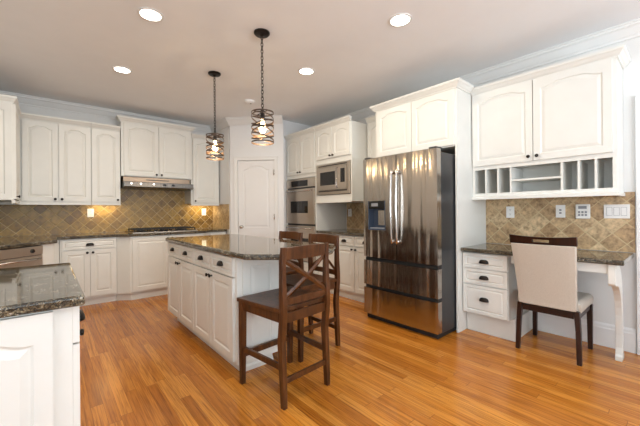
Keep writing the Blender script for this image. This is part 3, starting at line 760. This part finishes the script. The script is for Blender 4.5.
# ------------------------------------------------------------------ ceiling fixtures
CAN = (1.0, 0.87, 0.70)
def can(label, x, y):
    t = thing('recessed_light', label, 'ceiling light', (x, y, ZC), 0, 'recessed ceiling lights')
    bm = BM(); n = 32
    prof = [(.092, -.0005), (.092, -.006), (.078, -.008), (.074, -.006), (.074, -.0005)]
    lathe_open(bm, prof, n); obj('trim_ring', bm, M['trimw'], t, smooth=False)
    bm = BM(); lathe(bm, [(.073, -.0005), (.073, -.0045), (.05, -.006)], (0, 0, 0), 'z', 28); obj('lens', bm, M['canglow'], t)
    disk('can_lamp', (x, y, ZC-.012), .06, 21, CAN)
    return t
def lathe_open(bm, prof, seg):
    rings = []
    for r, h in prof: rings.append([bm.verts.new((r*math.cos(2*PI*k/seg), r*math.sin(2*PI*k/seg), h)) for k in range(seg)])
    rings.append(rings[0])
    for a, b in zip(rings, rings[1:]):
        for k in range(seg): bm.faces.new((a[k], a[(k+1) % seg], b[(k+1) % seg], b[k]))
can('bright recessed ceiling light at upper left, nearest to the top edge', .614, 2.72)
can('bright recessed ceiling light farthest left, above the back cabinets', .614, 3.965)
can('bright recessed ceiling light just right of the nearer pendant', 2.16, 2.74)
can('bright recessed ceiling light above the refrigerator, rightmost', 2.165, 1.522)
t = thing('smoke_detector', 'small round white smoke detector on the ceiling', 'smoke detector', (2.13, 3.98, ZC))
bm = BM(); lathe(bm, [(.065, -.0005), (.065, -.018), (.055, -.03), (.03, -.034)], (0,0,0), 'z', 24); obj('housing', bm, M['ceil'], t)
bm = BM(); lathe(bm, [(.012, -.034), (.010, -.037)], (.02, 0, 0), 'z', 10); obj('test_button', bm, M['grey'], t)

def pendant():
    t = thing('pendant_light', 'x', 'pendant light', (0, 0, ZC), 0, 'cage pendants over the island')
    bm = BM(); lathe(bm, [(.068, -.0005), (.068, -.010), (.058, -.020), (.020, -.026), (.008, -.036)], (0,0,0), 'z', 28); obj('canopy', bm, M['bronze'], t, smooth=False)
    bm = BM(); z = -.034; k = 0
    while z > -.655:
        pts = []
        for i in range(12):
            a = 2*PI*i/12; u = .0105*math.cos(a); v = .019*math.sin(a)
            pts.append((u, 0, z-.012+v) if k % 2 == 0 else (0, u, z-.012+v))
        tube(bm, pts, .0034, 5, True); z -= .029; k += 1
    obj('chain', bm, M['bronze'], t, smooth=True)
    top, bot, R = -.682, -.948, .092
    bm = BM()
    def band(f, n=64):
        a = []
        for i in range(n):
            th = 2*PI*i/n; z = f(th); c, s = math.cos(th), math.sin(th)
            a.append([bm.verts.new((r*c, r*s, z+dz)) for r, dz in ((R, .006), (R+.003, .006), (R+.003, -.006), (R, -.006))])
        for i in range(n):
            p, q = a[i], a[(i+1) % n]
            for j in range(4): bm.faces.new((p[j], p[(j+1) % 4], q[(j+1) % 4], q[j]))
    for zc in (top-.006, bot+.006): band(lambda th, zc=zc: zc)
    for j in range(4):
        zc = top-.052-.054*j
        band(lambda th, zc=zc, j=j: zc+.030*math.sin(th+j*2.4))
        band(lambda th, zc=zc, j=j: zc-.030*math.sin(th+1.1+j*2.4))
    obj('cage_shade', bm, M['cage'], t)
    bm = BM()
    for a in (0, PI/2): tube(bm, [(R*math.cos(a), R*math.sin(a), top-.004), (-R*math.cos(a), -R*math.sin(a), top-.004)], .004, 6)
    lathe(bm, [(.006, top+.030), (.018, top+.02), (.020, top-.055), (.017, top-.065)], (0,0,0), 'z', 16); obj('socket', bm, M['bronze'], t)
    bm = BM(); lathe(bm, [(.013, top-.065), (.014, top-.085), (.024, top-.115), (.030, top-.145), (.024, top-.168), (.008, top-.178)], (0,0,0), 'z', 18); obj('bulb', bm, M['bulb'], t, smooth=True)
    return t
p1 = pendant(); p1.location = (1.403, 2.391, ZC); p1['label'] = 'dark metal cage pendant nearer to the camera, over the island'
p2 = copy_thing(p1, 'dark metal cage pendant farther back, left of the other one over the island', (1.41, 3.431, ZC), 0.6)
for x, y in ((1.403, 2.391), (1.41, 3.431)):
    l = bpy.data.lights.new('pendant_lamp', 'POINT'); l.energy = 14; l.color = (1.0, 0.72, 0.42); l.shadow_soft_size = .03
    o = bpy.data.objects.new('pendant_lamp', l); C.objects.link(o); o.location = (x, y, ZC-.885)

# ------------------------------------------------------------------ bar stools
def stool():
    t = thing('bar_stool', 'x', 'stool', (0, 0, 0), 0, 'counter stools around the island')
    W = M['stool']; sh = .605
    # dished seat, wider in front
    bm = BM(); n, k = 12, 10; top = []; botm = []
    for j in range(k+1):
        q = j/k; y = -.207+.437*q; hw = .205+.040*q; r1 = []; r2 = []
        for i in range(n+1):
            u = -1+2*i/n; x = hw*u
            dish = .012*(1-u*u)*math.sin(PI*min(1, q*1.05))*1.0
            r1.append(bm.verts.new((x, y, sh-dish))); r2.append(bm.verts.new((x, y, sh-.028)))
        top.append(r1); botm.append(r2)
    for j in range(k):
        for i in range(n):
            bm.faces.new((top[j][i], top[j][i+1], top[j+1][i+1], top[j+1][i])); bm.faces.new((botm[j][i+1], botm[j][i], botm[j+1][i], botm[j+1][i+1]))
    for i in range(n):
        bm.faces.new((botm[0][i], botm[0][i+1], top[0][i+1], top[0][i])); bm.faces.new((botm[k][i+1], botm[k][i], top[k][i], top[k][i+1]))
    for j in range(k):
        bm.faces.new((botm[j+1][0], botm[j][0], top[j][0], top[j+1][0])); bm.faces.new((botm[j][n], botm[j+1][n], top[j+1][n], top[j][n]))
    obj('seat', bm, W, t, .004)
    for s in (-1, 1):
        bm = BM(); loft_rect(bm, [(s*.214, .208, 0, .032, .032), (s*.214, .205, .30, .040, .040), (s*.214, .200, .5765, .042, .042)]); obj('leg', bm, W, t, .003)
        bm = BM(); loft_rect(bm, [(s*.190, -.228, 0, .030, .034), (s*.190, -.222, .15, .034, .038), (s*.190, -.208, .40, .036, .042), (s*.190, -.228, .575, .036, .040), (s*.190, -.228, .64, .036, .040), (s*.190, -.223, .78, .034, .034), (s*.190, -.224, .90, .032, .028), (s*.190, -.231, .985, .030, .022)])
        obj('back_post', bm, W, t, .003)
    bm = BM()
    box(bm, -.192, .192, .186, .208, .515, .5765); box(bm, -.171, .171, -.232, -.212, .515, .5765)
    for s in (-1, 1): beam(bm, (s*.206, .18, .546), (s*.188, -.19, .546), .06, .02, (0, 0, 1))
    obj('apron', bm, W, t, .002)
    bm = BM(); beam(bm, (-.196, .205, .205), (.196, .205, .205), .040, .020, (0, 0, 1)); obj('stretcher', bm, W, t, .002)
    bm = BM(); beam(bm, (-.174, -.221, .160), (.174, -.221, .160), .034, .018, (0, 0, 1)); obj('stretcher', bm, W, t, .002)
    for s in (-1, 1):
        bm = BM(); beam(bm, (s*.211, .186, .245), (s*.192, -.196, .245), .036, .020, (0, 0, 1)); obj('stretcher', bm, W, t, .002)
    def backrail(z0, z1, y0, y1, bow, th=.020, hw=.174):
        bm = BM(); n = 12; ps = []
        for i in range(n+1):
            u = -1+2*i/n; b = -bow*(1-u*u); x = hw*u
            ps.append([bm.verts.new(p) for p in ((x, y0+b-th/2, z0), (x, y0+b+th/2, z0), (x, y1+b+th/2, z1+.006*(1-u*u)), (x, y1+b-th/2, z1+.006*(1-u*u)))])
        for a, b in zip(ps, ps[1:]):
            for k in range(4): bm.faces.new((a[k], a[(k+1) % 4], b[(k+1) % 4], b[k]))
        bm.faces.new(ps[0][::-1]); bm.faces.new(ps[-1]); return bm
    obj('top_rail', backrail(.905, .982, -.225, -.231, .022), W, t, .003)
    obj('lower_rail', backrail(.628, .668, -.228, -.228, .012), W, t, .002)
    for s in (-1, 1):
        bm = BM(); N = 10; ps = []
        for i in range(N+1):
            q = i/N; x = s*(-.172+.344*q); z = .672+(.900-.672)*q; y = -.226+.002*q-.016*math.sin(PI*q)+s*.0035
            ps.append((x, y, z))
        tube(bm, ps, 0, 4, flat=(.007, .016)); obj('cross_slat', bm, W, t)
    return t
s1 = stool(); s1.location = (1.263, 1.872, 0); s1.rotation_euler = (0, 0, .075); s1['label'] = 'brown x-back counter stool in front of the island, nearest to the camera'
s2 = copy_thing(s1, 'brown x-back counter stool at the right side of the island, nearer to the refrigerator', (1.742, 2.265, 0), R90)
s3 = copy_thing(s1, 'brown x-back counter stool farthest back, only its top rail showing above the island', (1.765, 2.83, 0), R90)

# ------------------------------------------------------------------ desk chair (faces the desk, +x)
t = thing('dining_chair', 'cream upholstered parsons chair with dark wood top rail at the desk', 'chair', (3.335, .785, 0), -R90)   # local +y is forward (+X)
# with rz=-90 local y -> +X, local x -> -Y
W = M['chairw']
for s in (-1, 1):
    bm = BM(); loft_rect(bm, [(s*.212, -.225, 0, .030, .034), (s*.205, -.212, .25, .034, .040), (s*.195, -.205, .405, .036, .046)]); obj('leg', bm, W, t, .003)
    bm = BM(); loft_rect(bm, [(s*.205, .215, 0, .032, .032), (s*.203, .213, .385, .040, .040)]); obj('leg', bm, W, t, .003)
bm = BM()
box(bm, -.176, .176, -.222, -.196, .345, .395); box(bm, -.182, .182, .198, .222, .345, .385)
for s in (-1, 1): box(bm, s*.198-.011, s*.198+.011, -.18, .19, .345, .385)
obj('seat_frame', bm, W, t, .002)
bm = BM(); loft_rect(bm, [(0, .022, .388, .435, .42), (0, .022, .43, .450, .435), (0, .022, .46, .446, .43), (0, .022, .478, .40, .38)]); obj('seat', bm, M['fabric'], t, .010)
# upholstered back, leaning
bm = BM(); n, k = 10, 14; fr_ = []; bk = []
for j in range(k+1):
    q = j/k; z = .408+.517*q; hw = .196+.022*q; lean = -.222-.118*q**1.25
    r1 = []; r2 = []
    for i in range(n+1):
        u = -1+2*i/n; cv = -.014*(1-u*u)*q; edge = 1-abs(u)**6
        r1.append(bm.verts.new((hw*u, lean+cv-.022-.008*edge, z))); r2.append(bm.verts.new((hw*u, lean+cv+.022+.008*edge, z)))
    bk.append(r1); fr_.append(r2)
for j in range(k):
    for i in range(n):
        bm.faces.new((bk[j][i], bk[j][i+1], bk[j+1][i+1], bk[j+1][i])); bm.faces.new((fr_[j][i+1], fr_[j][i], fr_[j+1][i], fr_[j+1][i+1]))
for i in range(n):
    bm.faces.new((fr_[0][i], fr_[0][i+1], bk[0][i+1], bk[0][i])); bm.faces.new((fr_[k][i+1], fr_[k][i], bk[k][i], bk[k][i+1]))
for j in range(k):
    bm.faces.new((fr_[j+1][0], fr_[j][0], bk[j][0], bk[j+1][0])); bm.faces.new((fr_[j][n], fr_[j+1][n], bk[j+1][n], bk[j][n]))
for v in bm.verts: pass
obj('backrest', bm, M['fabric'], t, .006, smooth=False)
# wooden top rail with a hand slot
bm = BM(); hw = .226; n = 24; sl = (.060, .943, .966)
def yy(x, z): return -.338-(z-.925)*.22-.018*(1-(x/hw)**2)
cells = []
xs = [-hw+2*hw*i/n for i in range(n+1)]; zs = [.926, .943, .966, .995]
grid = {}
for sd, off in ((0, -.017), (1, .017)):
    for i, x in enumerate(xs):
        for j, z in enumerate(zs):
            zz = z+(.012*(abs(x)/hw)**2-.010 if j == 3 else 0); grid[(sd, i, j)] = bm.verts.new((x, yy(x, z)+off, zz))
hole = lambda i, j: j == 1 and abs((xs[i]+xs[i+1])/2) < sl[0]
for i in range(n):
    for j in range(3):
        if hole(i, j): 
            continue
        for sd in (0, 1):
            q = [grid[(sd, i, j)], grid[(sd, i+1, j)], grid[(sd, i+1, j+1)], grid[(sd, i, j+1)]]
            bm.faces.new(q if sd == 0 else q[::-1])
def bridge(a, b): bm.faces.new((grid[(0,)+a], grid[(0,)+b], grid[(1,)+b], grid[(1,)+a]))
for i in range(n):
    bridge((i, 0), (i+1, 0)); bridge((i, 3), (i+1, 3))
    if hole(i, 1): bridge((i, 1), (i+1, 1)); bridge((i, 2), (i+1, 2))
hi = [i for i in range(n) if hole(i, 1)]
bridge((hi[0], 1), (hi[0], 2)); bridge((hi[-1]+1, 1), (hi[-1]+1, 2))
for j in range(3): bridge((0, j), (0, j+1)); bridge((n, j), (n, j+1))
obj('top_rail', bm, W, t, .002)
